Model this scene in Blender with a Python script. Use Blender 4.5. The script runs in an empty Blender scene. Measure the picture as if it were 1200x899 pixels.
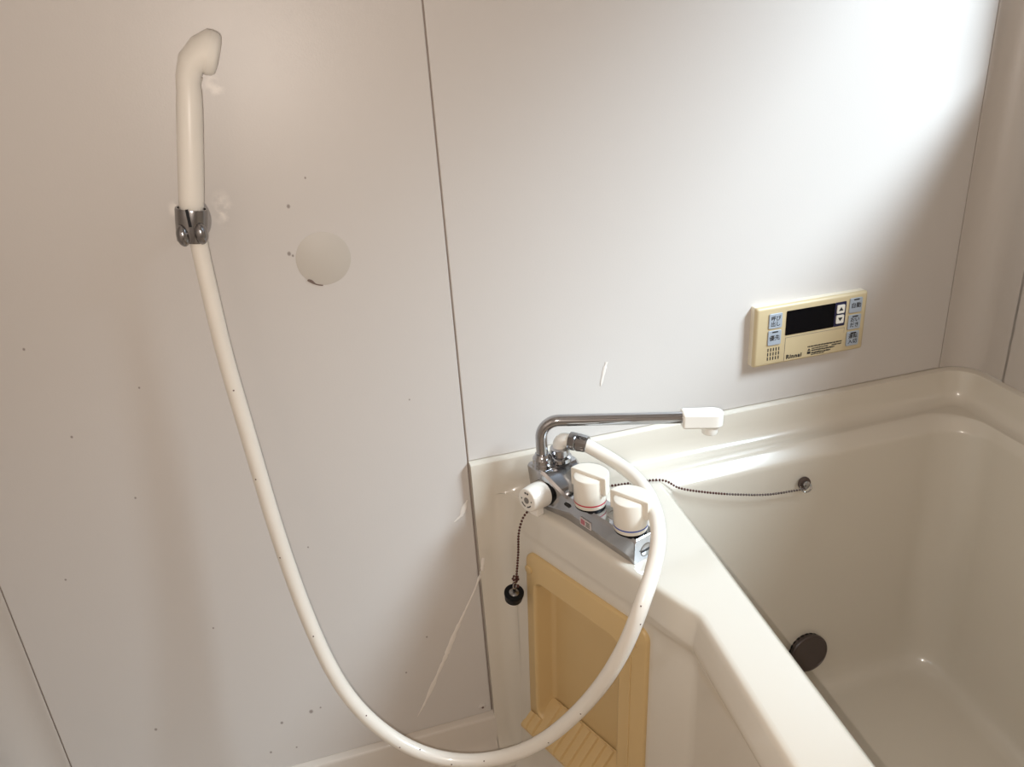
import bpy, bmesh, math, random
from mathutils import Vector, Matrix, geometry
random.seed(7)
H = 1.14                                    # camera height; z below is measured from the floor
SC = bpy.context.scene
COL = SC.collection

# ------------------------------------------------------------------ camera
def make_camera():
    a, b, c = 0.26142776, -0.41255769, -0.06906691      # yaw, pitch, roll
    f = Vector((math.sin(a)*math.cos(b), math.cos(a)*math.cos(b), math.sin(b)))
    r = Vector((math.cos(a), -math.sin(a), 0)); u = r.cross(f)
    r2 = r*math.cos(c) + u*math.sin(c); u2 = -r*math.sin(c) + u*math.cos(c)
    cd = bpy.data.cameras.new('camera'); co = bpy.data.objects.new('camera', cd); COL.objects.link(co)
    m = Matrix((r2, u2, -f)).transposed().to_4x4(); m.translation = (0, -1.0, H)
    co.matrix_world = m
    cd.sensor_width = 36; cd.lens = 930/1200*36; cd.clip_start = 0.01
    SC.camera = co
make_camera()

# ------------------------------------------------------------------ world, lights, exposure
w = bpy.data.worlds.new('world'); SC.world = w; w.use_nodes = True
bg = w.node_tree.nodes['Background']; bg.inputs[0].default_value = (0.80, 0.88, 1.0, 1); bg.inputs[1].default_value = 0.6
def area(name, loc, target, sx, sy, power, col):
    l = bpy.data.lights.new(name, 'AREA'); l.shape = 'RECTANGLE'; l.size = sx; l.size_y = sy; l.energy = power; l.color = col
    o = bpy.data.objects.new(name, l); COL.objects.link(o); o.location = loc
    o.rotation_euler = (Vector(target)-Vector(loc)).to_track_quat('-Z', 'Y').to_euler(); return o
# bright overcast sky seen through the window in the right wall
area('sky_light', (2.40, -1.85, 3.02), (1.03, -0.62, 1.45), 1.15, 1.0, 300, (0.74, 0.885, 1.0))
# the flash of the camera phone, a little below and left of the lens (its narrow shadows show along the rim and the hose)
lp = bpy.data.lights.new('phone_flash', 'POINT'); lp.energy = 15.5; lp.color = (1.0, 0.895, 0.805); lp.shadow_soft_size = 0.003
lo = bpy.data.objects.new('phone_flash', lp); COL.objects.link(lo); cm = SC.camera.matrix_world
lo.location = cm.translation - cm.col[0].xyz*0.013 - cm.col[1].xyz*0.013
vs = SC.view_settings
vs.view_transform = 'Standard'; vs.look = 'None'; vs.gamma = 1.0; vs.use_curve_mapping = False; vs.exposure = 0.0

# ------------------------------------------------------------------ materials
def mat(name, col, rough=0.5, metal=0.0, bump=0.0, bscale=300, mottle=0.0, mscale=6, coat=0.0, spec=0.5, sss=0.0):
    m = bpy.data.materials.new(name); m.use_nodes = True; nt = m.node_tree; p = nt.nodes['Principled BSDF']
    p.inputs['Base Color'].default_value = (*col, 1); p.inputs['Roughness'].default_value = rough; p.inputs['Metallic'].default_value = metal
    p.inputs['Coat Weight'].default_value = coat; p.inputs['Coat Roughness'].default_value = 0.08; p.inputs['Specular IOR Level'].default_value = spec
    tc = nt.nodes.new('ShaderNodeTexCoord')
    if mottle > 0:
        nz = nt.nodes.new('ShaderNodeTexNoise'); nz.inputs['Scale'].default_value = mscale; nz.inputs['Detail'].default_value = 5
        nt.links.new(tc.outputs['Object'], nz.inputs['Vector'])
        mx = nt.nodes.new('ShaderNodeMix'); mx.data_type = 'RGBA'
        mx.inputs['A'].default_value = (*[c*(1-mottle) for c in col], 1); mx.inputs['B'].default_value = (*[min(1, c*(1+mottle)) for c in col], 1)
        nt.links.new(nz.outputs['Fac'], mx.inputs['Factor']); nt.links.new(mx.outputs['Result'], p.inputs['Base Color'])
    if bump > 0:
        nz = nt.nodes.new('ShaderNodeTexNoise'); nz.inputs['Scale'].default_value = bscale; nz.inputs['Detail'].default_value = 3
        nt.links.new(tc.outputs['Object'], nz.inputs['Vector'])
        bp = nt.nodes.new('ShaderNodeBump'); bp.inputs['Strength'].default_value = bump; bp.inputs['Distance'].default_value = 0.002
        nt.links.new(nz.outputs['Fac'], bp.inputs['Height']); nt.links.new(bp.outputs['Normal'], p.inputs['Normal'])
    return m
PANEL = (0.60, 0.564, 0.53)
TUBC = (0.655, 0.605, 0.52)
M = {}
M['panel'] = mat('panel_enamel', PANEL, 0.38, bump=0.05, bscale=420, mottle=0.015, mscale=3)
M['joint'] = mat('panel_joint', (0.30, 0.25, 0.22), 0.8, mottle=0.1)
M['wall'] = mat('side_wall_shaded', (0.53, 0.485, 0.44), 0.4, bump=0.04, bscale=420, mottle=0.02)  # panel enamel darkened: shade of side walls and corner coves put into the colour
M['front'] = mat('front_wall_dimmed', (0.42, 0.38, 0.34), 0.5, mottle=0.03)  # unseen wall, colour darkened to cut light bouncing back into the room
M['ceil'] = mat('ceiling_dimmed', (0.62, 0.59, 0.56), 0.6, mottle=0.02)  # unseen ceiling, kept darker than white to weaken its bounce light
M['floor'] = mat('floor_pan', (0.62, 0.565, 0.50), 0.45, bump=0.1, bscale=90, mottle=0.04)
M['tub'] = mat('tub_gelcoat', TUBC, 0.26, mottle=0.02, mscale=5, coat=0.55)
M['pan'] = mat('pan_gelcoat', (0.62, 0.565, 0.50), 0.32, mottle=0.025, mscale=6)
M['chrome'] = mat('chrome', (0.46, 0.46, 0.475), 0.10, 1.0, mottle=0.06, mscale=60)
M['steel'] = mat('brushed_steel', (0.30, 0.29, 0.29), 0.22, 1.0, mottle=0.08, mscale=60)
M['white'] = mat('white_plastic', (0.80, 0.76, 0.69), 0.30, mottle=0.02, coat=0.2)
M['cream'] = mat('cream_plastic', (0.76, 0.71, 0.62), 0.32, mottle=0.03, mscale=12)
M['hose'] = mat('hose_vinyl', (0.78, 0.73, 0.65), 0.28, mottle=0.04, mscale=25, coat=0.3)
M['black'] = mat('black_rubber', (0.006, 0.006, 0.007), 0.5, mottle=0.2, spec=0.2)
M['screen'] = mat('black_screen', (0.002, 0.002, 0.003), 0.25, mottle=0.1, spec=0.12)
M['navy'] = mat('navy_print', (0.012, 0.012, 0.045), 0.4, mottle=0.1)
M['ink'] = mat('black_ink', (0.02, 0.018, 0.018), 0.6, mottle=0.1)
M['graybtn'] = mat('pale_blue_gray_button', (0.36, 0.40, 0.45), 0.4, mottle=0.06, mscale=80)
M['remote'] = mat('yellowed_plastic', (0.56, 0.45, 0.27), 0.42, mottle=0.03, mscale=20)
M['remote_side'] = mat('pale_plastic', (0.74, 0.66, 0.52), 0.42, mottle=0.03)
M['tan'] = mat('tan_plastic', (0.60, 0.425, 0.20), 0.40, mottle=0.05, mscale=9)
M['red'] = mat('red_ring', (0.50, 0.02, 0.05), 0.4, mottle=0.05)
M['blue'] = mat('blue_ring', (0.03, 0.07, 0.35), 0.4, mottle=0.05)
M['bronze'] = mat('bronze_cover', (0.085, 0.066, 0.060), 0.38, 0.3, mottle=0.1, mscale=40)
M['bronze_rim'] = mat('bronze_rim', (0.13, 0.10, 0.09), 0.30, 0.8, mottle=0.1, mscale=40)
M['rust'] = mat('rusty_bead', (0.085, 0.030, 0.024), 0.40, 0.4, mottle=0.3, mscale=300)
M['bead'] = mat('tarnished_bead', (0.16, 0.135, 0.13), 0.30, 0.8, mottle=0.2, mscale=300)
M['residue'] = mat('dried_adhesive', (0.78, 0.73, 0.67), 0.55, mottle=0.08, mscale=60)
M['patch'] = mat('round_patch', (0.53, 0.49, 0.435), 0.5, mottle=0.02)
M['stain'] = mat('brown_stain', (0.15, 0.10, 0.085), 0.8, mottle=0.2, mscale=200)
M['smear'] = mat('brown_smear', (0.17, 0.12, 0.10), 0.8, mottle=0.2, mscale=200)
M['label'] = mat('label_paper', (0.62, 0.56, 0.54), 0.5, mottle=0.05, mscale=200)
M['pink'] = mat('label_pink', (0.42, 0.13, 0.16), 0.5, mottle=0.1, mscale=200)
M['graymark'] = mat('gray_mark', (0.20, 0.18, 0.16), 0.6, mottle=0.2, mscale=200)
M['alu'] = mat('window_aluminium', (0.6, 0.6, 0.6), 0.4, 0.8, mottle=0.05)

# ------------------------------------------------------------------ helpers
def tag(o, label=None, cat=None, group=None, kind=None):
    if label: o['label'] = label
    if cat: o['category'] = cat
    if group: o['group'] = group
    if kind: o['kind'] = kind
    return o
def empty(name, loc, label, cat, group=None, mtx=None):
    o = bpy.data.objects.new(name, None); COL.objects.link(o); o.empty_display_size = 0.02
    if mtx is not None: o.matrix_world = mtx
    else: o.location = loc
    return tag(o, label, cat, group)
def link(name, bm, m, parent=None, smooth=True, angle=None, kind=None, label=None, bevel=None):
    """bm holds world coordinates when parent is None or an unrotated Empty (loc is removed)."""
    me = bpy.data.meshes.new(name)
    bmesh.ops.recalc_face_normals(bm, faces=bm.faces)
    if smooth:
        ang = math.radians(35 if angle is None else angle)
        for f in bm.faces: f.smooth = True
        for e in bm.edges:
            if len(e.link_faces) == 2 and e.calc_face_angle(0) > ang: e.smooth = False
    bm.to_mesh(me); bm.free()
    if isinstance(m, (list, tuple)):
        for k in m: me.materials.append(k)
    else: me.materials.append(m)
    o = bpy.data.objects.new(name, me); COL.objects.link(o)
    if parent is not None:
        o.parent = parent; o.matrix_parent_inverse = parent.matrix_world.inverted()
    if bevel:
        md = o.modifiers.new('bevel', 'BEVEL'); md.width = bevel; md.segments = 3; md.limit_method = 'ANGLE'; md.angle_limit = math.radians(40)
    if kind: o['kind'] = kind
    if label: o['label'] = label
    return o
def orient(o_root):                            # empties get their matrix before children are parented
    bpy.context.view_layer.update()
def frame_mtx(origin, x, y, z):
    m = Matrix((x, y, z)).transposed().to_4x4(); m.translation = origin; return m
def bx(bm, lo, hi, mtx=None):
    vs_ = []
    for z in (lo[2], hi[2]):
        for y in (lo[1], hi[1]):
            for x in (lo[0], hi[0]):
                v = Vector((x, y, z)); vs_.append(bm.verts.new(mtx @ v if mtx else v))
    for f in ((0,2,3,1),(4,5,7,6),(0,1,5,4),(2,6,7,3),(0,4,6,2),(1,3,7,5)): bm.faces.new([vs_[i] for i in f])
    return vs_
def axis_frame(d):
    d = Vector(d).normalized(); t = Vector((0,0,1)) if abs(d.z) < 0.9 else Vector((1,0,0))
    x = d.cross(t).normalized(); y = d.cross(x).normalized(); return x, y, d
def lathe(bm, origin, d, prof, n=32, cap=True, mi=0):
    """prof: list of (radius, height along d)"""
    x, y, z = axis_frame(d); o = Vector(origin); rings = []
    for r, h in prof:
        rings.append([bm.verts.new(o + z*h + (x*math.cos(2*math.pi*k/n) + y*math.sin(2*math.pi*k/n))*r) for k in range(n)])
    for a, b in zip(rings, rings[1:]):
        for k in range(n):
            f = bm.faces.new((a[k], a[(k+1)%n], b[(k+1)%n], b[k])); f.material_index = mi
    if cap:
        for rg in (rings[0], rings[-1]):
            f = bm.faces.new(rg); f.material_index = mi
    return rings
def catmull(pts, per=8):
    P = [Vector(p) for p in pts]; P = [P[0]*2-P[1]] + P + [P[-1]*2-P[-2]]; out = []
    for i in range(1, len(P)-2):
        a, b, c, d = P[i-1:i+3]
        for k in range(per):
            t = k/per
            out.append(0.5*((2*b) + (c-a)*t + (2*a-5*b+4*c-d)*t*t + (3*b-a-3*c+d)*t**3))
    out.append(P[-2]); return out
def smooth_path(p, it=10):
    p = [Vector(q) for q in p]
    for _ in range(it):
        p = [p[0]] + [p[i]*0.5 + (p[i-1]+p[i+1])*0.25 for i in range(1, len(p)-1)] + [p[-1]]
    return p
def tube(bm, pts, r, n=16, cap=True):
    pts = [Vector(p) for p in pts]; rr = r if isinstance(r, (list, tuple)) else [r]*len(pts)
    t = (pts[1]-pts[0]).normalized(); x, y, _ = axis_frame(t); rings = []
    for i, p in enumerate(pts):
        t2 = (pts[min(i+1, len(pts)-1)] - pts[max(i-1, 0)]).normalized()
        q = t.rotation_difference(t2); x = q @ x; y = q @ y; t = t2
        rings.append([bm.verts.new(p + (x*math.cos(2*math.pi*k/n) + y*math.sin(2*math.pi*k/n))*rr[i]) for k in range(n)])
    for a, b in zip(rings, rings[1:]):
        for k in range(n): bm.faces.new((a[k], a[(k+1)%n], b[(k+1)%n], b[k]))
    if cap: bm.faces.new(rings[0]); bm.faces.new(rings[-1])
def grid(bm, rows, close=False):
    V = [[bm.verts.new(p) for p in r] for r in rows]
    for a, b in zip(V, V[1:]):
        n = len(a)
        for k in range(n if close else n-1): bm.faces.new((a[k], a[(k+1)%n], b[(k+1)%n], b[k]))
    return V
def prism(bm, poly, mtx, h0, h1, mi=0):
    """poly: 2-D outline, extruded along local z of mtx"""
    a = [bm.verts.new(mtx @ Vector((p[0], p[1], h0))) for p in poly]; b = [bm.verts.new(mtx @ Vector((p[0], p[1], h1))) for p in poly]
    fs = [bm.faces.new(a), bm.faces.new(b)]
    n = len(poly)
    for k in range(n): fs.append(bm.faces.new((a[k], a[(k+1)%n], b[(k+1)%n], b[k])))
    for f in fs: f.material_index = mi
def rrect(x0, y0, x1, y1, r, n=5):
    out = []
    for cx, cy, a0 in ((x1-r, y1-r, 0), (x0+r, y1-r, 90), (x0+r, y0+r, 180), (x1-r, y0+r, 270)):
        for k in range(n+1):
            a = math.radians(a0 + 90*k/n); out.append((cx + r*math.cos(a), cy + r*math.sin(a)))
    return out
def fillet(pts, radii, n=8, step=0.02):
    """open 2-D polyline with rounded corners; same count for same inputs of n and per-segment step counts"""
    P = [Vector(p) for p in pts]; out = []; corner = []
    ends = [(P[0], P[0])]
    for i in range(1, len(P)-1):
        a = (P[i-1]-P[i]).normalized(); b = (P[i+1]-P[i]).normalized(); r = radii[i]
        ang = a.angle(b); d = r/math.tan(ang/2); s = P[i]+a*d; e = P[i]+b*d
        c = P[i] + (a+b).normalized()*(r/math.sin(ang/2))
        arc = []
        for k in range(n+1):
            t = k/n; v = (s-c).lerp(e-c, t)
            a0 = math.atan2((s-c).y, (s-c).x); a1 = math.atan2((e-c).y, (e-c).x)
            da = (a1-a0+math.pi) % (2*math.pi) - math.pi
            arc.append(c + Vector((math.cos(a0+da*t), math.sin(a0+da*t)))*r)
        corner.append(arc); ends.append((arc[0], arc[-1]))
    ends.append((P[-1], P[-1]))
    seg = step if isinstance(step, (list, tuple)) else None
    for i in range(len(P)-1):
        s = ends[i][1]; e = ends[i+1][0]
        k = seg[i] if seg else max(1, int((e-s).length/step))
        for j in range(k if i < len(P)-2 else k+1): out.append(s.lerp(e, j/k))
        if i < len(P)-2: out += corner[i][:-1] if True else []
    return out
def normals2(P):
    N = []
    for i in range(len(P)):
        d = (P[min(i+1, len(P)-1)] - P[max(i-1, 0)]).normalized(); N.append(Vector((d.y, -d.x)))
    return N
def text(s, size, mtx, m, name, parent, bold=0.0, depth=0.0002, sx=1.0):
    cu = bpy.data.curves.new('lettering', 'FONT'); cu.body = s; cu.size = size; cu.align_x = 'CENTER'; cu.align_y = 'CENTER'
    cu.extrude = depth; cu.offset = bold; cu.resolution_u = 3
    t = bpy.data.objects.new('lettering_curve', cu); COL.objects.link(t)
    dg = bpy.context.evaluated_depsgraph_get(); me = bpy.data.meshes.new_from_object(t.evaluated_get(dg))
    COL.objects.unlink(t); bpy.data.objects.remove(t)
    me.transform(mtx @ Matrix.Diagonal((sx, 1, 1, 1))); me.materials.clear(); me.materials.append(m); me.name = name
    o = bpy.data.objects.new(name, me); COL.objects.link(o); o.parent = parent; o.matrix_parent_inverse = parent.matrix_world.inverted()
    return o
def Z(rel): return rel + H
def V3(x, y, rel): return Vector((x, y, rel + H))

# ------------------------------------------------------------------ setting: walls, floor, ceiling
TOP = 2.05
def panel_material():
    m = M['panel'].copy(); m.name = 'left_panel_enamel'; nt = m.node_tree; p = nt.nodes['Principled BSDF']
    geo = nt.nodes.new('ShaderNodeNewGeometry')
    src = p.inputs['Base Color'].links[0].from_socket
    def mask(x, z, rx, rz, soft=0.6):
        sub = nt.nodes.new('ShaderNodeVectorMath'); sub.operation = 'SUBTRACT'; sub.inputs[1].default_value = (x, 0, z)
        nt.links.new(geo.outputs['Position'], sub.inputs[0])
        mu = nt.nodes.new('ShaderNodeVectorMath'); mu.operation = 'MULTIPLY'; mu.inputs[1].default_value = (1/rx, 0, 1/rz)
        nt.links.new(sub.outputs[0], mu.inputs[0])
        ln = nt.nodes.new('ShaderNodeVectorMath'); ln.operation = 'LENGTH'; nt.links.new(mu.outputs[0], ln.inputs[0])
        mr = nt.nodes.new('ShaderNodeMapRange'); mr.interpolation_type = 'SMOOTHSTEP'
        mr.inputs['From Min'].default_value = 1.0; mr.inputs['From Max'].default_value = soft
        nt.links.new(ln.outputs['Value'], mr.inputs['Value']); return mr.outputs['Result']
    def chain(masks):
        s = masks[0]
        for k in masks[1:]:
            a = nt.nodes.new('ShaderNodeMath'); a.operation = 'MAXIMUM'; nt.links.new(s, a.inputs[0]); nt.links.new(k, a.inputs[1]); s = a.outputs[0]
        return s
    def over(src, fac, col, amt):
        f = nt.nodes.new('ShaderNodeMath'); f.operation = 'MULTIPLY'; f.inputs[1].default_value = amt; nt.links.new(fac, f.inputs[0])
        mx = nt.nodes.new('ShaderNodeMix'); mx.data_type = 'RGBA'; mx.inputs['B'].default_value = (*col, 1)
        nt.links.new(f.outputs[0], mx.inputs['Factor']); nt.links.new(src, mx.inputs['A']); return mx.outputs['Result']
    dots = DOTS
    src = over(src, chain([mask(x, Z(z), r, r*1.25, 0.35) for x, z, r in dots]), (0.14, 0.10, 0.085), 0.7)
    # dried lime around the shower holder and below the head
    nz = nt.nodes.new('ShaderNodeTexNoise'); nz.inputs['Scale'].default_value = 60; nz.inputs['Detail'].default_value = 6
    nt.links.new(geo.outputs['Position'], nz.inputs['Vector'])
    th = nt.nodes.new('ShaderNodeMapRange'); th.inputs['From Min'].default_value = 0.45; th.inputs['From Max'].default_value = 0.6; nt.links.new(nz.outputs['Fac'], th.inputs['Value'])
    lm = chain([mask(x, Z(z), rx, rz, 0.2) for x, z, rx, rz in LIME])
    mm = nt.nodes.new('ShaderNodeMath'); mm.operation = 'MULTIPLY'; nt.links.new(lm, mm.inputs[0]); nt.links.new(th.outputs['Result'], mm.inputs[1])
    src = over(src, mm.outputs[0], (0.85, 0.80, 0.74), 0.75)
    nt.links.new(src, p.inputs['Base Color']); return m
DOTS = [(0.005,-0.171,.0028),(-0.004,-0.228,.0030),(0.0,-0.231,.0018),(-0.140,-0.955,.003),(-0.094,-0.948,.0042),(-0.079,-0.945,.002),(-0.166,-1.008,.0025),
        (-0.127,-1.012,.002),(-0.313,-0.905,.0028),(-0.32,-0.30,.002),(-0.25,-0.52,.0018),(0.03,-0.14,.0016),(-0.21,-0.37,.0016),(0.10,-0.86,.002),(0.12,-0.45,.0015),
        (-0.05,-0.65,.0016),(0.06,-0.92,.002),(-0.36,-0.62,.0018),(-0.30,-0.42,.002),(-0.20,-0.75,.0018)]
LIME = [(-0.070,-0.165,.016,.028),(-0.119,-0.160,.014,.014),(-0.052,-0.030,.014,.018)]
PL = panel_material()
wb = link('wall_back', (lambda b: (bx(b, (-0.60, 0.0022, 0), (1.25, 0.10, TOP)), b)[1])(bmesh.new()), M['joint'], kind='structure', smooth=False)
def panel(x0, x1, z0, z1, m, y1=0.008, name='panel'):
    b = bmesh.new(); bx(b, (x0, 0, z0), (x1, y1, z1)); return link(name, b, m, wb, bevel=0.0012)
panel(-0.4352, 0.1918, Z(-1.0485), TOP, PL)
panel(0.1938, 1.0208, Z(-0.5635), TOP, M['panel'])
b = bmesh.new(); lathe(b, (0.1765, 0.0005, Z(-1.033)), (0, -1, 0), [(0.0072, 0), (0.0070, 0.0012), (0.006, 0.0018)], 20); 
sc_ = link('screw_cap', b, M['panel'], wb); 
b = bmesh.new(); lathe(b, (0.1772, -0.0012, Z(-1.035)), (0, -1, 0), [(0.0022, 0), (0.0014, 0.0010)], 10); link('rust_spot', b, M['stain'], sc_)

TILT = 0.085                                   # right wall leans off the back wall's square
XR = 1.073
def xr(y): return XR + TILT*y
def xl(y): return -0.490
# corner coves
def cove(name, pts, z0, z1, th):
    b = bmesh.new(); grid(b, [[Vector((p[0], p[1], z)) for p in pts] for z in (z0, z1)])
    return link(name, b, M['wall'], kind='structure', angle=60)
rc = [(1.0222, 0.006), (1.0222, 0.0006), (1.0235, 0)]
for k in range(13):
    a = math.radians(90*k/12); rc.append((1.0235 + 0.0475*math.sin(a), -0.0475*(1-math.cos(a))))
rc += [(xr(-0.075), -0.075), (xr(-0.09), -0.09)]
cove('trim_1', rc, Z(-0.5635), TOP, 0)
lc = [(-0.4366, 0.006), (-0.4366, 0.0006), (-0.438, 0)]
for k in range(13):
    a = math.radians(90*k/12); lc.append((-0.442 - 0.048*math.sin(a), -0.048*(1-math.cos(a))))
lc += [(-0.490, -0.07), (-0.490, -0.09)]
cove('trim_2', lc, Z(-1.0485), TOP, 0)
# right wall with the window opening
WY0, WY1, WZ0, WZ1 = -0.09, -1.05, 1.11, 1.72
rm = frame_mtx(Vector((xr(-0.085), -0.085, 0)), Vector((-TILT, -1, 0)).normalized(), Vector((1, -TILT, 0)).normalized(), Vector((0, 0, 1)))
b = bmesh.new()
L0, L1 = -WY0-0.085, -WY1-0.085; LE = 1.60; TH = 0.13
bx(b, (0, 0, 0), (L0, TH, TOP), rm); bx(b, (L1, 0, 0), (LE, TH, TOP), rm)
bx(b, (L0, 0, 0), (L1, TH, WZ0), rm); bx(b, (L0, 0, WZ1), (L1, TH, TOP), rm)
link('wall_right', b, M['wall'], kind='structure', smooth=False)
b = bmesh.new()
for lo, hi in (((L0, TH-.035, WZ0), (L0+.03, TH, WZ1)), ((L1-.03, TH-.035, WZ0), (L1, TH, WZ1)), ((L0+.03, TH-.035, WZ0), (L1-.03, TH, WZ0+.03)), ((L0+.03, TH-.035, WZ1-.03), (L1-.03, TH, WZ1))):
    bx(b, lo, hi, rm)
win = link('window_1', b, M['alu'], kind='structure', smooth=False)
# left wall, front wall, ceiling, floor
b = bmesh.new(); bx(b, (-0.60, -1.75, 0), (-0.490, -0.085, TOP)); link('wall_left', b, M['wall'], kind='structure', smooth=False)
b = bmesh.new(); bx(b, (-0.60, -1.75, 0), (1.25, -1.62, TOP)); link('wall_front', b, M['front'], kind='structure', smooth=False)
b = bmesh.new(); bx(b, (-0.60, -1.75, TOP), (1.40, 0.10, TOP+0.08)); link('ceiling', b, M['ceil'], kind='structure', smooth=False)
b = bmesh.new(); bx(b, (-0.60, -1.75, -0.08), (1.25, 0.10, 0.0)); link('floor', b, M['floor'], kind='structure', smooth=False)
# moulded upstand of the floor pan below the left panel
prof = [(0.006, -1.0480), (-0.0095, -1.0500), (-0.0115, -1.0515), (-0.0125, -1.056), (-0.013, -1.095), (-0.0155, -1.112), (-0.022, -1.126), (-0.033, -1.136), (-0.048, -1.1398), (-0.060, -1.1405)]
b = bmesh.new(); grid(b, [[V3(x, y, z) for x in (-0.62, -0.2, 0.05, 0.1955)] for y, z in prof]); link('baseboard_back', b, M['pan'], kind='structure', angle=50)

# ------------------------------------------------------------------ bathtub
tub = empty('bathtub', (0.65, -0.6, 0), 'cream moulded bathtub with glossy white rim set into the right corner', 'bathtub')
bpy.context.view_layer.update()
segs = [6, 56, 30]
UP = fillet([(0.194, -0.012), (0.2470, -0.012), (0.3760, -0.355), (0.2890, -1.25)], [0, 0.032, 0.030, 0], n=10, step=segs)
LO = fillet([(0.194, -0.012), (0.2353, -0.012), (0.3735, -0.3563), (0.3420, -1.25)], [0, 0.032, 0.040, 0], n=10, step=segs)
NU, NL = normals2(UP), normals2(LO)
n_ = len(UP)
TTL = Vector((0.2513, -0.068)); TS = Vector((0.37247644, -0.92804165)); TN = Vector((-0.92804165, -0.37247644)); TZ = -0.69   # storage tray frame
def wt(i):
    return max(0.0, min(1.0, (i-8)/16.0))
rows = []
for z, e in ((-.6200,-.006),(-.6201,-.004),(-.6206,-.0015),(-.622,.001),(-.625,.003),(-.629,.0042),(-.640,.0065),(-.652,.009),(-.659,.0102),(-.6635,.0100),(-.667,.0088)):
    r = []
    for i in range(n_):
        p = UP[i] + NU[i]*e*wt(i)
        if z < -.629:                          # plain slope behind the tray, moulded band beyond it
            t = (-z-.629)/.061; q = (UP[i] + NU[i]*.0042*wt(i)).lerp(LO[i], t)
            g = max(0, min(1, ((LO[i]-TTL).dot(TS)-.19)/.08)); g = g*g*(3-2*g); p = q.lerp(p, g)
        r.append(V3(*p, z))
    rows.append(r)
deck_loop = [v.copy() for i, v in enumerate(rows[0]) if i >= 6]
for z, e in ((-.6705,.0058),(-.6760,.0030),(-.684,.0006),(-.701,0),(-.703,0),(-.75,0),(-.85,0),(-.95,0),(-1.018,0),(-1.020,0),(-1.06,0),(-1.095,.001),(-1.112,.0035),(-1.126,.010),(-1.1355,.020),(-1.1402,.030)):
    pocket = -1.019 <= z <= -.702
    r = []
    for i in range(n_):
        p = LO[i] + NL[i]*e
        if z > -.689:
            t = (-z-.629)/.061; q = (UP[i] + NU[i]*.0042*wt(i)).lerp(LO[i], t)
            g = max(0, min(1, ((LO[i]-TTL).dot(TS)-.19)/.08)); g = g*g*(3-2*g); p = q.lerp(p, g)
        s = (LO[i]-TTL).dot(TS)
        if i >= 17: p = p + TN*0.04*(-z-0.69)*max(0, min(1, (1 if s < 0.30 else (0.36-s)/0.06)))
        if pocket and 0.012 < s < 0.205: p = p - TN*0.050
        r.append(V3(*p, z))
    rows.append(r)
rows = [[Vector((0.194, 0.006, r[0].z))] + r for r in rows]
b = bmesh.new(); grid(b, rows); link('apron', b, M['tub'], tub, angle=40)
# flange against the walls
FB = fillet([(0.194, 0.0), (XR, 0.0), (xr(-1.25), -1.25)], [0, 0.05, 0], n=10, step=[60, 24])
NF = normals2(FB)
fprof = [(-.006,-.5640),(.0095,-.5650),(.0115,-.5662),(.0125,-.570),(.0135,-.590),(.0150,-.602),(.0185,-.611),(.0240,-.617),(.0300,-.6196),(.0350,-.6200)]
rows = []
for d, z in fprof:
    r = []
    for i in range(len(FB)):
        x = FB[i].x if FB[i].y > -0.01 else 9
        k = max(0, min(1, (x-0.236)/0.030)); k = k*k*(3-2*k)
        dd = d if d < 0.0125 else 0.0125 + (d-0.0125)*k
        r.append(V3(*(FB[i] + NF[i]*dd), z))
    rows.append(r)
cove_loop = [v.copy() for v in rows[-1]]
rows = [[Vector((0.194, 0.006, r[0].z))] + r for r in rows]
b = bmesh.new(); grid(b, rows); link('wall_flange', b, M['tub'], tub, angle=40)
# basin
def ring(bl, br, fr, fl, rads, z, n=10):
    P = [Vector(p) for p in (bl, br, fr, fl)]; out = []
    for i in range(4):
        p, a, c = P[i], (P[i-1]-P[i]).normalized(), (P[(i+1)%4]-P[i]).normalized(); r = rads[i]
        ang = a.angle(c); d = r/math.tan(ang/2); s, e = p+a*d, p+c*d; ctr = p+(a+c).normalized()*(r/math.sin(ang/2))
        a0 = math.atan2((s-ctr).y, (s-ctr).x); a1 = math.atan2((e-ctr).y, (e-ctr).x); da = (a1-a0+math.pi)%(2*math.pi)-math.pi
        for k in range(n+1):
            t = k/n; out.append(V3(*(ctr + Vector((math.cos(a0+da*t), math.sin(a0+da*t)))*r), z))
    return out
def lerpc(t, A, B): return [Vector(a).lerp(Vector(c), t) for a, c in zip(A, B)]
DECK = [(0.4640,-0.0520),(1.0280,-0.0430),(0.934,-1.15),(0.372,-1.15)]
LIP  = [(0.4790,-0.0715),(1.0210,-0.0700),(0.922,-1.135),(0.388,-1.135)]
BOT  = [(0.5200,-0.1150),(0.9780,-0.1120),(0.890,-1.07),(0.440,-1.07)]
R0 = [0.030, 0.068, 0.06, 0.06]; R1 = [0.018, 0.064, 0.06, 0.06]; R2 = [0.05, 0.060, 0.06, 0.06]
rings = []
for t, z in ((-.10,-.6200),(0,-.6201),(.05,-.6204),(.14,-.6215),(.30,-.6245),(.60,-.6310),(.84,-.6366),(.93,-.6392),(.98,-.6425),(1.0,-.647)):
    rings.append(ring(*lerpc(t, DECK, LIP), [a+(c-a)*max(0,t) for a, c in zip(R0, R1)], z))
inner_loop = rings[0]
for t, z in ((.08,-.69),(.3,-.80),(.6,-.92),(.82,-1.02),(.90,-1.045),(1.0,-1.062),(1.18,-1.074),(1.42,-1.0805),(1.8,-1.0825)):
    rings.append(ring(*lerpc(t, LIP, BOT), [a+(c-a)*min(1.3, t) for a, c in zip(R1, R2)], z))
b = bmesh.new(); VV = grid(b, rings, close=True); b.faces.new(VV[-1]); basin = link('basin', b, M['tub'], tub, angle=40)
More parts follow.
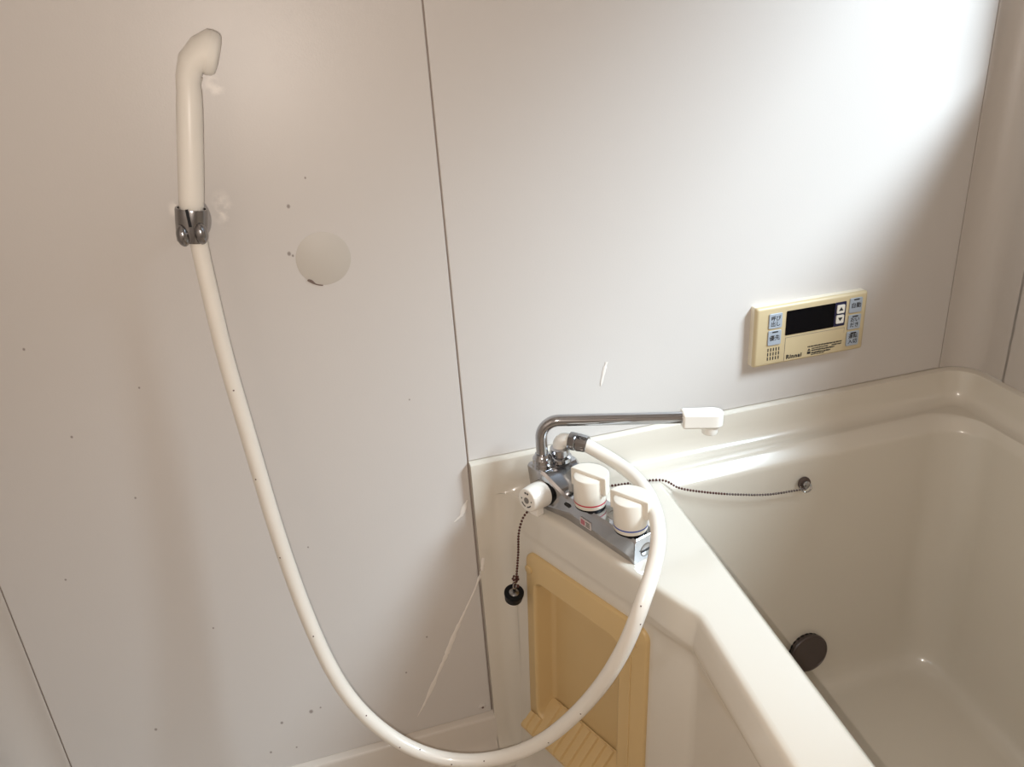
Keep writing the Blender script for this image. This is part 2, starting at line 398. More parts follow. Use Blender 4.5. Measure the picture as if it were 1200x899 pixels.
# deck
outer = deck_loop + [v for v in reversed(cove_loop) if v.x > 0.236]
b = bmesh.new(); tri = geometry.tessellate_polygon([outer, inner_loop]); allv = [b.verts.new(v) for v in outer + inner_loop]
for t in tri:
    try: b.faces.new([allv[i] for i in t])
    except ValueError: pass
for f in b.faces: f.normal_update()
dk = link('deck', b, M['tub'], tub, smooth=False)

# ------------------------------------------------------------------ storage tray in the apron
TO = V3(TTL.x, TTL.y, TZ)
tm = frame_mtx(TO, Vector((TS.x, TS.y, 0)), Vector((0, 0, 1)), Vector((TN.x, TN.y, 0)))      # local: x along, y up, z outward
lean = Matrix.Identity(4); lean[2][1] = -0.04
tm = tm @ lean
tray = empty('storage_tray', TO + Vector((0, 0, -0.33)), 'tan plastic soap tray with ribbed shelf set into the tub apron', 'storage tray')
bpy.context.view_layer.update()
FW, FH = 0.2405, 0.345
b = bmesh.new()
out_ = rrect(0.0, -FH, FW, 0.0, 0.016, 5); inn = rrect(0.0215, -0.300, 0.192, -0.042, 0.0165, 5)
# frame: rounded outer edge, flat face, small inner ridge and the recess walls
def off(poly, d):
    c = []
    n = len(poly)
    for i in range(n):
        a = Vector(poly[i-1]); q = Vector(poly[i]); e = Vector(poly[(i+1)%n]); t = (e-a).normalized(); c.append(q + Vector((t.y, -t.x))*d)
    return c
def R(poly, z): return [tm @ Vector((p[0], p[1], z)) for p in poly]
fr = [R(out_, -.008), R(out_, -.0035), R(off(out_, -.0010), -.0012), R(off(out_, -.0035), 0.0)]
fv = grid(b, fr, close=True)
fi = [R(off(inn, .007), 0.0), R(off(inn, .0045), 0.0012), R(off(inn, .0015), 0.0010), R(inn, -.001), R(off(inn, -.0015), -.004), R(off(inn, -.003), -.026), R(off(inn, -.006), -.030), R(off(inn, -.011), -.0315), R(off(inn, -.013), -.0315)]
iv = grid(b, fi, close=True)
# bridge outer front and inner front loops (same counts)
k = len(fv[-1])
for i in range(k): b.faces.new((fv[-1][i], fv[-1][(i+1)%k], iv[0][(i+1)%k], iv[0][i]))
b.faces.new(iv[-1])
link('frame', b, M['tan'], tray, angle=50)
b = bmesh.new()
sh = [(-.030,-.2765),(.016,-.3120),(.0205,-.3165),(.0205,-.3215),(.016,-.3250),(-.012,-.327),(-.030,-.327)]
x0, x1 = 0.001, 0.2385
a_ = [b.verts.new(tm @ Vector((x0 + (0.021 if z < -.001 else 0), y, z))) for z, y in sh]; c_ = [b.verts.new(tm @ Vector((x1 - (0.047 if z < -.001 else 0), y, z))) for z, y in sh]
b.faces.new(a_); b.faces.new(c_)
for i in range(len(sh)): b.faces.new((a_[i], a_[(i+1)%len(sh)], c_[(i+1)%len(sh)], c_[i]))
link('shelf', b, M['tan'], tray, angle=30, bevel=0.0015)
NR = 14
for i in range(NR):
    xa = 0.004 + i*(0.2305/NR); b = bmesh.new(); wv = 0.0122
    # one rib: trapezoid bar lying down the slope of the shelf
    def rp(t, x, h):
        z = -.027 + t*(.0485); y = -.2788 - t*(.0372); return tm @ Vector((x, y + h*0.79, z + h*0.61))
    t0 = 0.0 if 0.022 < xa < 0.180 else 0.56
    pts_ = []
    for t in (t0, 0.93, 1.0):
        hh = 0.0034 if t < 1 else 0.0008
        pts_.append([rp(t, xa, -.001), rp(t, xa+.0022, hh), rp(t, xa+wv-.0022, hh), rp(t, xa+wv, -.001)])
    vv = grid(b, pts_, close=True); b.faces.new(vv[0]); b.faces.new(vv[-1])
    link('rib', b, M['tan'], tray, angle=25)
for sa, sb in ((.2125, .2150),):
    b = bmesh.new(); prism(b, [(sa, -.318), (sb, -.318), (sb, -.052), (sa, -.052)], tm, -.001, .0016); link('frame_ridge', b, M['tan'], tray, bevel=.0007)
for (sx_, sy_) in ((0.0075, -0.029), (0.2165, -0.0290)):
    b = bmesh.new(); o = tm @ Vector((sx_, sy_, 0.0)); lathe(b, o, (TN.x, TN.y, 0), [(0.0072, -.001), (0.0070, .0014), (0.0058, .0021), (0.0015, .0019)], 20); link('screw_cap', b, M['tan'], tray)

# ------------------------------------------------------------------ mixer faucet
FBp = V3(0.34577873, -0.24258525, -0.62); FU = Vector((-0.316599, 0.948559, 0)); FV = Vector((0.948559, 0.316599, 0)); ZV = Vector((0, 0, 1))
fm = frame_mtx(FBp, FU, FV, ZV)                     # local a (towards wall), b (towards tub), c up
def F(a, b_, c): return fm @ Vector((a, b_, c))
fauc = empty('mixer_faucet', F(0.1, 0.02, 0), 'chrome two-handle bath faucet with long swivel spout on the tub rim', 'faucet')
bpy.context.view_layer.update()
b = bmesh.new()
# body: long low bar, ramp up to the taller block at the wall end
def sect(a, h, b0, b1, ch=0.004, flare=0.0, b0t=None):
    t = b0 if b0t is None else b0t
    return [F(a, b0, 0.0005), F(a, b0, 0.008), F(a, t+.001, h-ch), F(a, t+ch, h), F(a, b1-ch, h), F(a, b1, h-ch), F(a, b1+.001, 0.008), F(a, b1+.001, .0005)]
secs = [sect(0.0, .034, 0, .040), sect(.0015, .0355, -.0005, .041), sect(.130, .0355, -.0005, .041), sect(.138, .0365, -.001, .043), sect(.150, .0440, -.003, .047, b0t=-.004), sect(.164, .0555, -.006, .050, b0t=-.009), sect(.171, .0615, -.008, .051, b0t=-.012),
        sect(.176, .064, -.008, .052, b0t=-.014), sect(.206, .064, -.008, .052, b0t=-.014), sect(.2085, .062, -.007, .051, b0t=-.012)]
vv = grid(b, secs, close=True); b.faces.new(vv[0]); b.faces.new(vv[-1])
link('body', b, M['chrome'], fauc, angle=28)
# engraved plug on the end face
b = bmesh.new(); lathe(b, F(0.0003, .020, .0145), -FU, [(.0088, -.001), (.0088, .0007), (.0080, .0010)], 28); pl = link('end_plug', b, M['chrome'], fauc)
b = bmesh.new(); lathe(b, F(0.0003, .020, .0145), -FU, [(.0100, -.0010), (.0100, .0003), (.0090, .0004)], 28); link('plug_groove', b, M['graymark'], pl)
b = bmesh.new(); bx(b, (-.0020, .0105, .0137), (-.0008, .0295, .0153), fm); link('plug_slot', b, M['ink'], pl, smooth=False)
# sticker with a pink mark on the long side
b = bmesh.new(); bx(b, (.083, -.0016, .0085), (.105, -.0004, .0195), fm); stk = link('sticker', b, M['label'], fauc, smooth=False)
b = bmesh.new(); bx(b, (.0950, -.0020, .0105), (.1030, -.0012, .0180), fm); link('sticker_mark', b, M['pink'], stk, smooth=False)
b = bmesh.new()
for k in range(3): bx(b, (.0850, -.0020, .0104+k*.0028), (.0930-.001*(k % 2), -.0012, .0122+k*.0028), fm)
link('sticker_print', b, M['graymark'], stk, smooth=False)
b = bmesh.new(); prism(b, rrect(-.006, -.0022, .006, .0022, .0021, 4), frame_mtx(F(.133, -.0008, .024), FU, ZV, FV), -.0008, .0008); link('body_slot', b, M['ink'], fauc, angle=30)
# knobs
def knob(a, bb, ringmat, name, label):
    o = F(a, bb, .0355); kx = Vector((0.536, -0.844, 0)).normalized(); ky = Vector((0.844, 0.536, 0)).normalized()
    root = bmesh.new(); r = .0218
    lathe(root, o, ZV, [(r*.97, .003), (r, .0045), (r, .0425), (r-.0010, .0450), (r-.003, .0460)], 40)
    kb = link(name, root, M['cream'], fauc, angle=40, label=label)
    q = bmesh.new(); lathe(q, o, ZV, [(r*.94, 0), (r*.94, .0035)], 40); link('seal', q, M['black'], kb)
    q = bmesh.new(); lathe(q, o, ZV, [(r+.0002, .0085), (r+.0003, .0087), (r+.0003, .0103), (r+.0002, .0105)], 40, cap=False); link('colour_ring', q, ringmat, kb)
    # raised half-moon grip with a wing on each side
    R_ = .0276; pts_ = [(-R_-.001, -.004), (R_+.001, -.004)]
    for k in range(19):
        an = math.radians(180*k/18); pts_.append(((R_)*math.cos(an), (R_*0.86)*math.sin(an)))
    q = bmesh.new(); m_ = frame_mtx(o, kx, ky, ZV); prism(q, pts_, m_, .0240, .0505)
    link('grip', q, M['cream'], kb, angle=40, bevel=0.0016)
    return kb
knob(.1000, .0130, M['red'], 'hot_knob', 'hot water knob with red ring'); knob(.0232, .0150, M['blue'], 'cold_knob', 'cold water knob with blue ring')
# engraved mark ring between the knobs
b = bmesh.new(); x_, y_, z_ = FU, FV, ZV
lathe(b, F(.0585, .022, .0352), ZV, [(.0115, 0), (.0115, .0005), (.0105, .0005), (.0105, 0)], 32, cap=False); link('engraved_ring', b, M['graymark'], fauc)
# diverter dial on the wall end, facing the room
DO = F(.1745, -.0105, .0285); DD = (-FV + FU*-0.14 + ZV*0.08).normalized()
b = bmesh.new(); lathe(b, DO, DD, [(.0195, -.004), (.0195, .002)], 36); link('diverter_seal', b, M['black'], fauc)
b = bmesh.new(); lathe(b, DO, DD, [(.0188, .001), (.0190, .002), (.0186, .018), (.0172, .030), (.0160, .0322), (.0150, .0327)], 40)
dv = link('diverter_dial', b, M['white'], fauc, angle=40)
# lever nub below the dial
nx = DD.cross(ZV).normalized(); nm_ = frame_mtx(DO + DD*.014 , nx, ZV, DD)
b = bmesh.new(); bx(b, (-.0085, -.0285, -.006), (.0085, -.012, .008), nm_); link('lever', b, M['white'], dv, bevel=0.002)
b = bmesh.new(); lathe(b, DO + DD*.0322, DD, [(.0046, 0), (.0046, .0010), (.0030, .0012)], 20); link('centre_screw', b, M['graymark'], dv)
def arc(b, r0, r1, a0, a1, off_):
    fmx = frame_mtx(DO + DD*off_, nx, DD.cross(nx), DD); n = 10; V_ = []
    for k in range(n+1):
        a = math.radians(a0+(a1-a0)*k/n)
        V_.append((b.verts.new(fmx @ Vector((r0*math.cos(a), r0*math.sin(a), 0))), b.verts.new(fmx @ Vector((r1*math.cos(a), r1*math.sin(a), 0)))))
    for p, q in zip(V_, V_[1:]): b.faces.new((p[0], q[0], q[1], p[1]))
b = bmesh.new()
for a0, a1 in ((28, 80), (98, 150)):
    arc(b, .0088, .0106, a0, a1, .0331)
arc(b, .0095, .0125, -108, -92, .0331); arc(b, .0095, .0125, -86, -70, .0331); arc(b, .0085, .0105, -12, 2, .0331); arc(b, .0085, .0105, 178, 192, .0331)
link('dial_arrow', b, M['ink'], dv, smooth=False)
# spout
SB = F(.187, 0.0, .0640)
b = bmesh.new(); lathe(b, SB, ZV, [(.0150, -.001), (.0150, .005), (.0140, .006), (.0140, .012), (.0125, .0145), (.0105, .017), (.0100, .019)], 32); link('spout_nut', b, M['chrome'], fauc, angle=30)
S1 = V3(0.4735, -0.1195, -0.4945); SH = V3(SB.x, SB.y, -0.4865)
dirs = (S1-SH).normalized(); rb = .026; pts_ = [SB + ZV*.010, SB + ZV*.035]
for k in range(13):
    a = math.radians(90*k/12); c0 = SH - ZV*rb + dirs*rb
    pts_.append(c0 - dirs*rb*math.cos(a) + ZV*rb*math.sin(a))
pts_ += [SH.lerp(S1, .5), S1 + dirs*.01]
b = bmesh.new(); tube(b, pts_, .0082, 24); link('spout', b, M['chrome'], fauc, angle=40)
# white nozzle at the end of the spout
sxv = dirs; syv = ZV.cross(dirs).normalized(); szv = sxv.cross(syv)
nzm = frame_mtx(S1, sxv, syv, szv)
out2 = [(-.001, -.0125), (.036, -.0135)]
for k in range(13):
    a = math.radians(-90+180*k/12); out2.append((.043 + .0135*math.cos(a), .0135*math.sin(a)))
out2 += [(.036, .0135), (-.001, .0125)]
b = bmesh.new(); prism(b, out2, nzm, -.0125, .0095); nz_ = link('nozzle', b, M['white'], fauc, angle=40, bevel=0.003)
b = bmesh.new(); lathe(b, nzm @ Vector((.039, 0, -.012)), -szv, [(.0112, 0), (.0112, .0095), (.0104, .0120), (.0085, .0120), (.0080, .006)], 28); link('aerator', b, M['white'], nz_, angle=40)
# hose outlet: chrome boss, white elbow
OB = F(.1835, .0285, .066)
b = bmesh.new(); lathe(b, OB, ZV, [(.0165, -.002), (.0165, .004), (.0125, .006), (.0125, .010), (.0140, .011), (.0140, .017), (.0105, .019)], 28); link('outlet_nut', b, M['chrome'], fauc, angle=30)
b = bmesh.new(); lathe(b, OB + ZV*.011, ZV, [(.0142, 0), (.0142, .006)], 8); link('outlet_hex', b, M['chrome'], fauc, smooth=False)
EC = OB + ZV*.029; ED = Vector((0.80, -0.58, -0.06)).normalized()
ep = [OB + ZV*.016, OB + ZV*.021] + [OB + ZV*(.021+.010*math.sin(math.radians(15*k))) + ED*.010*(1-math.cos(math.radians(15*k))) for k in range(1, 7)] + [OB + ZV*.031 + ED*.016]
b = bmesh.new(); tube(b, ep, .0098, 22); link('elbow', b, M['white'], fauc, angle=50)

# ------------------------------------------------------------------ shower hose
h0 = OB + ZV*.031 + ED*.0155
hose = empty('shower_hose', V3(0.15, -0.22, -0.9), 'white vinyl shower hose looping from the faucet up to the holder', 'hose')
bpy.context.view_layer.update()
nd = Vector((0.60, -0.79, -0.05)).normalized()
b = bmesh.new(); lathe(b, h0, ED.lerp(nd, .35).normalized(), [(.0125, 0), (.0128, .001), (.0128, .009), (.0115, .0105), (.0128, .012), (.0120, .023), (.0112, .026), (.0100, .027)], 14); link('hose_nut', b, M['steel'], hose, angle=20)
h1 = h0 + ED.lerp(nd, .35).normalized()*.020
HP = [h1, (0.373,-0.118,-0.5415), (0.385,-0.168,-0.546), (0.379,-0.226,-0.549), (0.3635,-0.275,-0.560), (0.3425,-0.302,-0.586), (0.317,-0.325,-0.611), (0.299,-0.325,-0.660), (0.277,-0.310,-0.724),
      (0.247,-0.280,-0.800), (0.201,-0.250,-0.868), (0.147,-0.220,-0.906), (0.092,-0.200,-0.909), (0.038,-0.180,-0.886), (-0.0105,-0.160,-0.833), (-0.0435,-0.140,-0.763), (-0.0665,-0.110,-0.6605),
      (-0.081,-0.090,-0.540), (-0.0895,-0.075,-0.4215), (-0.0965,-0.066,-0.3275), (-0.098,-0.060,-0.2490), (-0.0985,-0.056,-0.186), (-0.0975,-0.055,-0.165)]
hp = [h1] + [V3(*p) for p in HP[1:]]
path = smooth_path(catmull(hp, 10), 25)
b = bmesh.new(); tube(b, path, .0096, 20); hz = link('hose_tube', b, M['hose'], hose, angle=60)
b = bmesh.new()
for i_ in (88, 97, 128, 132, 141, 156, 166, 60, 64, 112, 120, 175, 186):
    p = path[i_]; t = (path[i_+1]-path[i_-1]).normalized(); tocam = (Vector((0, -1, H))-p).normalized(); s_ = t.cross(tocam).normalized()
    q = (tocam + s_*random.uniform(-.9, .9)); q = (q - t*q.dot(t)).normalized()
    lathe(b, p + q*.0090, q, [(.0011, 0), (.0010, .0007), (.0004, .0010)], 8)
link('speck', b, M['stain'], hose, kind='stuff')

# ------------------------------------------------------------------ hand shower and its holder
hs = empty('hand_shower', V3(-0.098, -0.055, -0.17), 'white plastic hand shower with angled head hanging on the wall', 'hand shower')
bpy.context.view_layer.update()
hn = Vector((0.93, 0.02, -0.36)).normalized()
def ringpts(c, nrm, rx, ry, n=28):
    nrm = Vector(nrm).normalized(); y = Vector((0, -1, 0)); x = y.cross(nrm).normalized(); y = nrm.cross(x).normalized()
    return [Vector(c) + x*rx*math.cos(2*math.pi*k/n) + y*ry*math.sin(2*math.pi*k/n) for k in range(n)]
A0 = V3(-.0995,-.055,-.160); ax = (V3(-.0755,-.055,-.036)-A0).normalized()
P1_, P2_, P3_, P4_ = V3(-.0735,-.055,-.0215), V3(-.0683,-.055,-.0085), V3(-.0610,-.055,-.0005), V3(-.0515,-.055,.0050)
hrings = [(A0, ax, .0105, .0105), (A0+ax*.004, ax, .0125, .0125), (A0+ax*.02, ax, .0133, .0133), (A0+ax*.08, ax, .0134, .0134), (A0+ax*.112, ax, .0132, .0134), (A0+ax*.128, ax, .0126, .0136),
          (P1_, ax.lerp(hn, .22), .0126, .0150), (P2_, ax.lerp(hn, .45), .0158, .0178), (P3_, ax.lerp(hn, .70), .0195, .0205), (P4_, ax.lerp(hn, .92), .0220, .0222), (P4_+hn*.0040, hn, .0226, .0228)]
b = bmesh.new(); vv = grid(b, [ringpts(*r) for r in hrings], close=True); b.faces.new(vv[0]); b.faces.new(vv[-1]); link('handle', b, M['white'], hs, angle=50)
fc = P4_ + hn*.0040
b = bmesh.new(); vv = grid(b, [ringpts(fc, hn, .0226, .0228), ringpts(fc+hn*.006, hn, .0216, .0218), ringpts(fc+hn*.009, hn, .0190, .0192), ringpts(fc+hn*.0102, hn, .012, .012), ringpts(fc+hn*.0106, hn, .003, .003)], close=True); b.faces.new(vv[-1])
sf = link('spray_face', b, M['white'], hs, angle=50)
# holder
hd = empty('shower_holder', V3(-0.085, 0, -0.172), 'small chrome shower bracket screwed to the left wall panel', 'shower bracket')
bpy.context.view_layer.update()
C0 = A0 - ax*.016
b = bmesh.new(); lathe(b, C0, ax, [(.0120, -.013), (.0158, -.012), (.0164, -.004), (.0168, .002), (.0172, .010), (.0174, .022), (.0170, .0245), (.0150, .0245), (.0140, .012)], 36, cap=False); link('collar', b, M['steel'], hd, angle=40)
def ellipsoid(b, c, rx, ry, rz):
    m_ = Matrix.Translation(c) @ Matrix.Diagonal((rx, ry, rz, 1)); bmesh.ops.create_uvsphere(b, u_segments=20, v_segments=12, radius=1, matrix=m_)
for dx in (-.0088, .0098):
    b = bmesh.new(); ellipsoid(b, C0 + Vector((dx, -.0125, -.002)), .0072, .0085, .0125); link('clasp_lug', b, M['steel'], hd, angle=60)
b = bmesh.new(); bx(b, (-.0016, -.0180, .001), (.0016, -.0164, .020), Matrix.Translation(C0 + ax*.006)); link('collar_slit', b, M['black'], hd, smooth=False)
WP = Vector((C0.x+.001, 0, C0.z+.004))
b = bmesh.new(); tube(b, [C0 + Vector((.003, .010, .004)), C0 + Vector((.004, .028, .005)), WP + Vector((0, -.004, 0))], [.0085, .0095, .0120], 24); link('arm', b, M['chrome'], hd)
b = bmesh.new(); lathe(b, WP, (0, -1, 0), [(.0175, 0), (.0175, .002), (.0165, .006), (.0140, .010), (.0110, .012)], 32)
for v in b.verts: v.co.z = WP.z + (v.co.z-WP.z)*1.4
link('wall_plate', b, M['chrome'], hd, angle=40)

# ------------------------------------------------------------------ bath remote control on the back wall
RX0, RZ0 = 0.6515, Z(-0.3995)                     # top-left of the front face
RWd, RHt = 0.190, 0.0900
rem = empty('remote_panel', (RX0 + RWd/2, 0, RZ0 - RHt), 'yellowed plastic water heater control panel mounted above the tub rim', 'control panel')
bpy.context.view_layer.update()
YF = -0.0165
fmx = frame_mtx(Vector((RX0, YF, RZ0)), Vector((1, 0, 0)), Vector((0, 0, 1)), Vector((0, -1, 0)))   # local x right, y up (0..-RHt), z out
b = bmesh.new()
def RR(i0, r, z): return [fmx @ Vector((p[0], p[1], z)) for p in rrect(-i0, -RHt-i0, RWd+i0, i0, r, 4)]
vv = grid(b, [RR(.0030, .003, -.0165), RR(.0030, .003, -.0075), RR(.0024, .003, -.0068)], close=True); b.faces.new(vv[0]); b.faces.new(vv[-1]); link('back_case', b, M['remote_side'], rem, angle=40)
b = bmesh.new()
vv = grid(b, [RR(.0030, .003, -.0066), RR(.0030, .003, -.0040), RR(.0014, .0032, -.0008), RR(-.0015, .003, 0.0)], close=True); b.faces.new(vv[0]); b.faces.new(vv[-1]); link('front_case', b, M['remote'], rem, angle=50)
def plate(name, x0, y0, x1, y1, z, m, parent, r=.0008, z0=-.0005, bev=None):
    b = bmesh.new(); prism(b, rrect(x0, min(y0, y1), x1, max(y0, y1), r, 3), fmx, z0, z); return link(name, b, m, parent, angle=40, bevel=bev)
scr = plate('screen', .0485, -.0470, .1340, -.0078, .0006, M['screen'], rem, .0015)
nv = plate('arrow_pad', .1338, -.0470, .1540, -.0076, .0005, M['navy'], rem, .0015)
for nm, y0, sg in (('up_button', -.0120, 1), ('down_button', -.0285, -1)):
    bt = plate(nm, .1372, y0, .1507, y0-.0135, .0020, M['cream'], rem, .0015, .0003)
    yc = y0-.0066; b = bmesh.new(); prism(b, [(.1400, yc-sg*.0027), (.1480, yc-sg*.0027), (.1440, yc+sg*.0032)], fmx, .0018, .0023); link('arrow', b, M['ink'], bt, smooth=False)
def tm_(x, y, z): return fmx @ Matrix.Translation((x, y, z))
for nm, x0, y0, lines, lamp in (('call_button', .0180, -.0080, ('呼び', '出し'), 0), ('priority_button', .0180, -.0350, ('優先',), 1), ('auto_button', .1595, -.0045, ('自動',), 1), ('reheat_button', .1600, -.0320, ('おい', 'だき'), 1), ('power_button', .1600, -.0595, ('運転', '入切'), 1)):
    bt = plate(nm, x0, y0, x0+.0228, y0-.0240, .0018, M['graybtn'], rem, .0022, -.0002, .0008)
    if lamp: plate('lamp_slot', x0+.0065, y0-.0016, x0+.0165, y0-.0036, .0021, M['ink'], bt, .0006, .0015)
    if len(lines) == 2:
        for k, s_ in enumerate(lines): text(s_, .0085, tm_(x0+.0114, y0-.0082-.0088*k, .0019), M['ink'], 'lettering', bt, .00005)
    else: text(lines[0], .0092, tm_(x0+.0114, y0-.0125, .0019), M['ink'], 'lettering', bt, .00005)
fl = plate('flap', .0500, -.0515, .1545, -.0893, .0004, M['remote'], rem, .0015)
b = bmesh.new()
for lo, hi in (((.0497, -.0513), (.1548, -.0508)), ((.0494, -.0893), (.0499, -.0508)), ((.1546, -.0600), (.1551, -.0508))): bx(b, (lo[0], lo[1], -.0002), (hi[0], hi[1], .0003), fmx)
link('flap_seam', b, M['graymark'], rem, smooth=False)
text('R i n n a i'.replace(' ', '\u200a'), .0092, tm_(.0668, -.0835, .0006), M['ink'], 'lettering', fl, .00032, .0002, 1.05)
b = bmesh.new()
for r_, (y, xa, xb, hgt) in enumerate(((-.0728, .0905, .1525, .0019), (-.0765, .098, .128, .0015), (-.0765, .1345, .1520, .0017), (-.0800, .098, .1400, .0019), (-.0840, .098, .1330, .0021), (-.0868, .098, .1220, .0012))):
    x = xa
    while x < xb:
        wv = random.uniform(.0009, .0021)
        bx(b, (x, y-hgt*.75*random.uniform(.6, 1), .0003), (min(x+wv, xb), y+hgt*.75*random.uniform(.6, 1), .0006), fmx); x += wv + random.uniform(.0003, .0007)
prism(b, [(.0905, -.0795), (.0965, -.0795), (.0935, -.0755)], fmx, .0003, .0006); bx(b, (.0905, -.0850, .0003), (.0965, -.0808, .0006), fmx)
link('fine_print', b, M['ink'], fl, smooth=False, kind='stuff')
for r_ in range(3):
    for c_ in range(5):
        x = .0195 + c_*.0047; y = -.0638 - r_*.0072
        b = bmesh.new(); prism(b, rrect(x, y-.0056, x+.0018, y, .0007, 3), fmx, -.0004, .0003); link('speaker_slot', b, M['ink'], rem, smooth=False)

# ------------------------------------------------------------------ stopper on its bead chain, and the anchor in the tub wall
chn = empty('bath_plug', V3(0.231, -0.062, -0.775), 'black rubber bath plug on a rusty bead chain hanging beside the tan tray', 'bath plug')
bpy.context.view_layer.update()
AN = V3(0.7130, -0.0785, -0.6770)
CP = [AN + Vector((-.006, -.012, -.002)), V3(0.690,-0.089,-0.679), V3(0.640,-0.090,-0.674), V3(0.585,-0.088,-0.662), V3(0.535,-0.085,-0.648), V3(0.495,-0.0800,-0.6345), V3(0.472,-0.0740,-0.6195), V3(0.448,-0.066,-0.6180), V3(0.40,-0.060,-0.6180), V3(0.355,-0.050,-0.6180)]
CP += [F(.2155, .045, .002), F(.2155, .012, .002), F(.2130, -.016, .002), F(.195, -.030, .002), V3(0.2705,-0.060,-0.6215), V3(0.2530,-0.0670,-0.6330), V3(0.2430,-0.0720,-0.655), V3(0.2405,-0.0700,-0.69), V3(0.2370,-0.0690,-0.72), V3(0.2350,-0.0680,-0.738)]
cpth = catmull(CP, 16); beads = []; acc = 0
for i in range(1, len(cpth)):
    a_, c_ = cpth[i-1], cpth[i]; d_ = (c_-a_).length
    while acc <= d_:
        beads.append(a_.lerp(c_, acc/d_) if d_ else a_); acc += .0048
    acc -= d_
bmA, bmB = bmesh.new(), bmesh.new()
def bead(b, p, r): bmesh.ops.create_uvsphere(b, u_segments=8, v_segments=6, radius=r, matrix=Matrix.Translation(p))
for k, p in enumerate(beads): bead(bmB if k < 30 else bmA, p, .00195)
for p_ in range(16): bead(bmA, beads[-1] + Vector((random.uniform(-.005, .004), random.uniform(-.004, .002), random.uniform(-.012, .006))), .0020)
link('bead_chain', bmB, M['bead'], chn, angle=80, kind='stuff', label='tarnished grey end of the chain'); link('bead_chain', bmA, M['rust'], chn, angle=80, kind='stuff', label='rusty brown end of the chain')
PC = V3(0.2290, -0.0690, -0.7655); pd = Vector((0.05, -0.30, 1)).normalized()
b = bmesh.new(); lathe(b, PC, pd, [(.0110, -.0065), (.0130, -.0055), (.0142, .004), (.0148, .006), (.0148, .0095), (.0138, .0108), (.0085, .0108), (.0080, .008)], 32); st_ = link('stopper', b, M['black'], chn, angle=40)
b = bmesh.new(); lathe(b, PC, pd, [(.0078, .0078), (.0078, .0100), (.0060, .0112), (.0025, .0118), (.0020, .019), (.0028, .020), (.0020, .022)], 24); link('stopper_stud', b, M['steel'], chn, angle=40)
b = bmesh.new(); lathe(b, PC, pd, [(.0095, -.0125), (.0102, -.0120), (.0105, -.0060)], 28); link('stopper_base', b, M['white'], chn, angle=40)
def torus(b, c, nrm, R1_, r_, n=24, m=8):
    x, y, z = axis_frame(nrm); rows_ = []
    for i in range(n):
        a = 2*math.pi*i/n; d = x*math.cos(a) + y*math.sin(a)
        rows_.append([Vector(c) + d*(R1_ + r_*math.cos(2*math.pi*j/m)) + z*r_*math.sin(2*math.pi*j/m) for j in range(m)])
    V_ = [[b.verts.new(p) for p in r] for r in rows_]
    for i in range(n):
        for j in range(m): b.faces.new((V_[i][j], V_[(i+1)%n][j], V_[(i+1)%n][(j+1)%m], V_[i][(j+1)%m]))
b = bmesh.new(); torus(b, PC + pd*.025, Vector((.6, -.75, .2)), .0042, .0008); link('split_ring', b, M['chrome'], chn)
anc = empty('chain_anchor', AN, 'small chrome chain anchor with a ring on the back tub wall', 'chain anchor')
bpy.context.view_layer.update()
wn = Vector((0, -1, 0.10)).normalized()
b = bmesh.new(); lathe(b, AN + wn*-.002, wn, [(.0105, 0), (.0108, .003), (.0095, .0055), (.0070, .0060)], 28); link('base', b, M['bronze_rim'], anc, angle=40)
b = bmesh.new(); lathe(b, AN + wn*.003, wn, [(.0065, 0), (.0060, .004), (.0035, .006)], 20); link('screw_head', b, M['chrome'], anc, angle=40)
b = bmesh.new(); torus(b, AN + wn*.006 + Vector((-.001, 0, -.004)), Vector((-.35, -1, .45)), .0082, .0011); link('ring', b, M['chrome'], anc)

# ------------------------------------------------------------------ circulation fitting low in the tub
CF = V3(0.7290, -0.0985, -1.000)
cf = empty('circulation_fitting', CF, 'round dark bronze circulation cover low on the back tub wall', 'drain cover')
bpy.context.view_layer.update()
b = bmesh.new(); lathe(b, CF - wn*.014, wn, [(.0335, 0), (.0335, .0290), (.0325, .0300)], 44, cap=False); rimo = link('rim', b, M['bronze_rim'], cf, angle=40)
for k in range(24):
    a = 2*math.pi*k/24; x, y, z = axis_frame(wn); d = x*math.cos(a)+y*math.sin(a)
    b = bmesh.new(); t_ = wn.cross(d); mm_ = frame_mtx(CF + d*.0334 + wn*.004, t_, d, wn); bx(b, (-.0026, -.0006, -.004), (.0026, .0006, .005), mm_); link('slot', b, M['black'], rimo, smooth=False)
b = bmesh.new(); lathe(b, CF, wn, [(.0345, .0105), (.0352, .0120), (.0352, .0160), (.0340, .0178), (.0318, .0182), (.0312, .0174), (.0300, .0172)], 48); link('cover', b, M['bronze'], cf, angle=25)

# ------------------------------------------------------------------ marks on the walls
b = bmesh.new(); lathe(b, V3(0.0360, 0.0, -0.2395), (0, -1, 0), [(.0335, -.0005), (.0335, .0003), (.0328, .0006)], 56); cp = link('round_patch', b, M['patch'], None)
tag(cp, 'round beige patch with a brown smear at its lower left edge', 'patch')
b = bmesh.new()
c_ = Vector((0.0360, -0.0009, Z(-0.2395))); V_ = []
for k in range(15):
    t = k/14; a = math.radians(226 + 34*t); wd = .0030*math.sin(math.pi*min(1, t*1.6+.12))*(1-.75*t) + .0004; r1 = .0338
    V_.append((b.verts.new(c_ + Vector((math.cos(a), 0, math.sin(a)))*(r1+.001)), b.verts.new(c_ + Vector((math.cos(a), 0, math.sin(a)))*(r1-wd))))
for p, q in zip(V_, V_[1:]): b.faces.new((p[0], q[0], q[1], p[1]))
ext = bmesh.ops.extrude_face_region(b, geom=list(b.faces)); bmesh.ops.translate(b, vec=(0, .0008, 0), verts=[v for v in ext['geom'] if isinstance(v, bmesh.types.BMVert)])
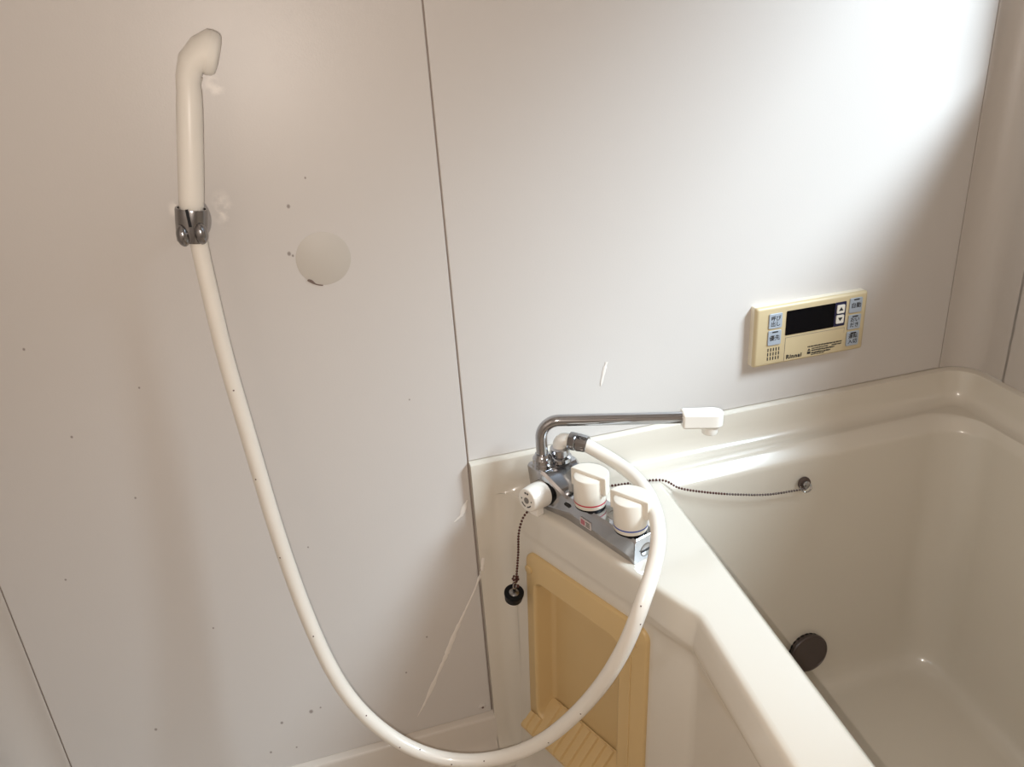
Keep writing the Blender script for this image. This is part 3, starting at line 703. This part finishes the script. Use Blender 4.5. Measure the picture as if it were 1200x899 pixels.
sm = link('smear', b, M['smear'], cp, smooth=False)
# torn adhesive strip running down across the joint
def strip(name, pts, ws, label, cat):
    b = bmesh.new(); rows_ = []
    for i, (p, wd) in enumerate(zip(pts, ws)):
        p = Vector(p); t = (Vector(pts[min(i+1, len(pts)-1)]) - Vector(pts[max(i-1, 0)])); s_ = Vector((t.z, 0, -t.x)).normalized()
        rows_.append([p - s_*wd/2, p - s_*wd*.2 + Vector((0, -.0006, 0)), p + s_*wd*.2 + Vector((0, -.0005, 0)), p + s_*wd/2])
    grid(b, rows_)
    return tag(link(name, b, M['residue'], None, angle=30), label, cat)
def torn(pts, ws, per=5):
    """densify a strip and tear its edges"""
    P, W = [], []
    for a in range(len(pts)-1):
        for k in range(per):
            t = k/per; P.append(pts[a].lerp(pts[a+1], t)); w_ = ws[a]+(ws[a+1]-ws[a])*t
            W.append(max(.0005, w_*random.uniform(.72, 1.25)))
    P.append(pts[-1]); W.append(ws[-1]*.5); return P, W
P_, W_ = torn([V3(0.2000,-0.0132,-0.7260), V3(0.1988,-0.0132,-0.7310), V3(0.1965,-0.0128,-0.748), V3(0.1930,-0.0020,-0.768), V3(0.1850,-0.0006,-0.7897), V3(0.1683,-0.0006,-0.8216), V3(0.1566,-0.0006,-0.8435), V3(0.1448,-0.0006,-0.8656), V3(0.1323,-0.0006,-0.8930),
   V3(0.1235,-0.0006,-0.9114), V3(0.1094,-0.0006,-0.9389), V3(0.0952,-0.0006,-0.9668), V3(0.0807,-0.0006,-0.9951), V3(0.0670,-0.0006,-1.0164)], [.0040, .0058, .0050, .0036, .0034, .0034, .0044, .0080, .0094, .0060, .0046, .0080, .0036, .0008])
strip('adhesive_strip', P_, W_, 'thin torn white adhesive strip on the wall left of the tray', 'adhesive strip')
P_, W_ = torn([V3(0.1865,-0.0006,-0.6270), V3(0.1800,-0.0006,-0.6400), V3(0.1755,-0.0006,-0.6515), V3(0.1629,-0.0006,-0.6604)], [.0018, .0070, .0050, .0015])
strip('adhesive_flake', P_, W_, 'small white flake on the left panel beside the joint, left of the faucet', 'adhesive flake')
P_, W_ = torn([V3(0.4127,-0.0006,-0.4450), V3(0.4084,-0.0006,-0.4592), V3(0.4026,-0.0006,-0.4814)], [.0040, .0056, .0025])
strip('adhesive_smear', P_, W_, 'small pale smear on the wall above the spout', 'adhesive smear')
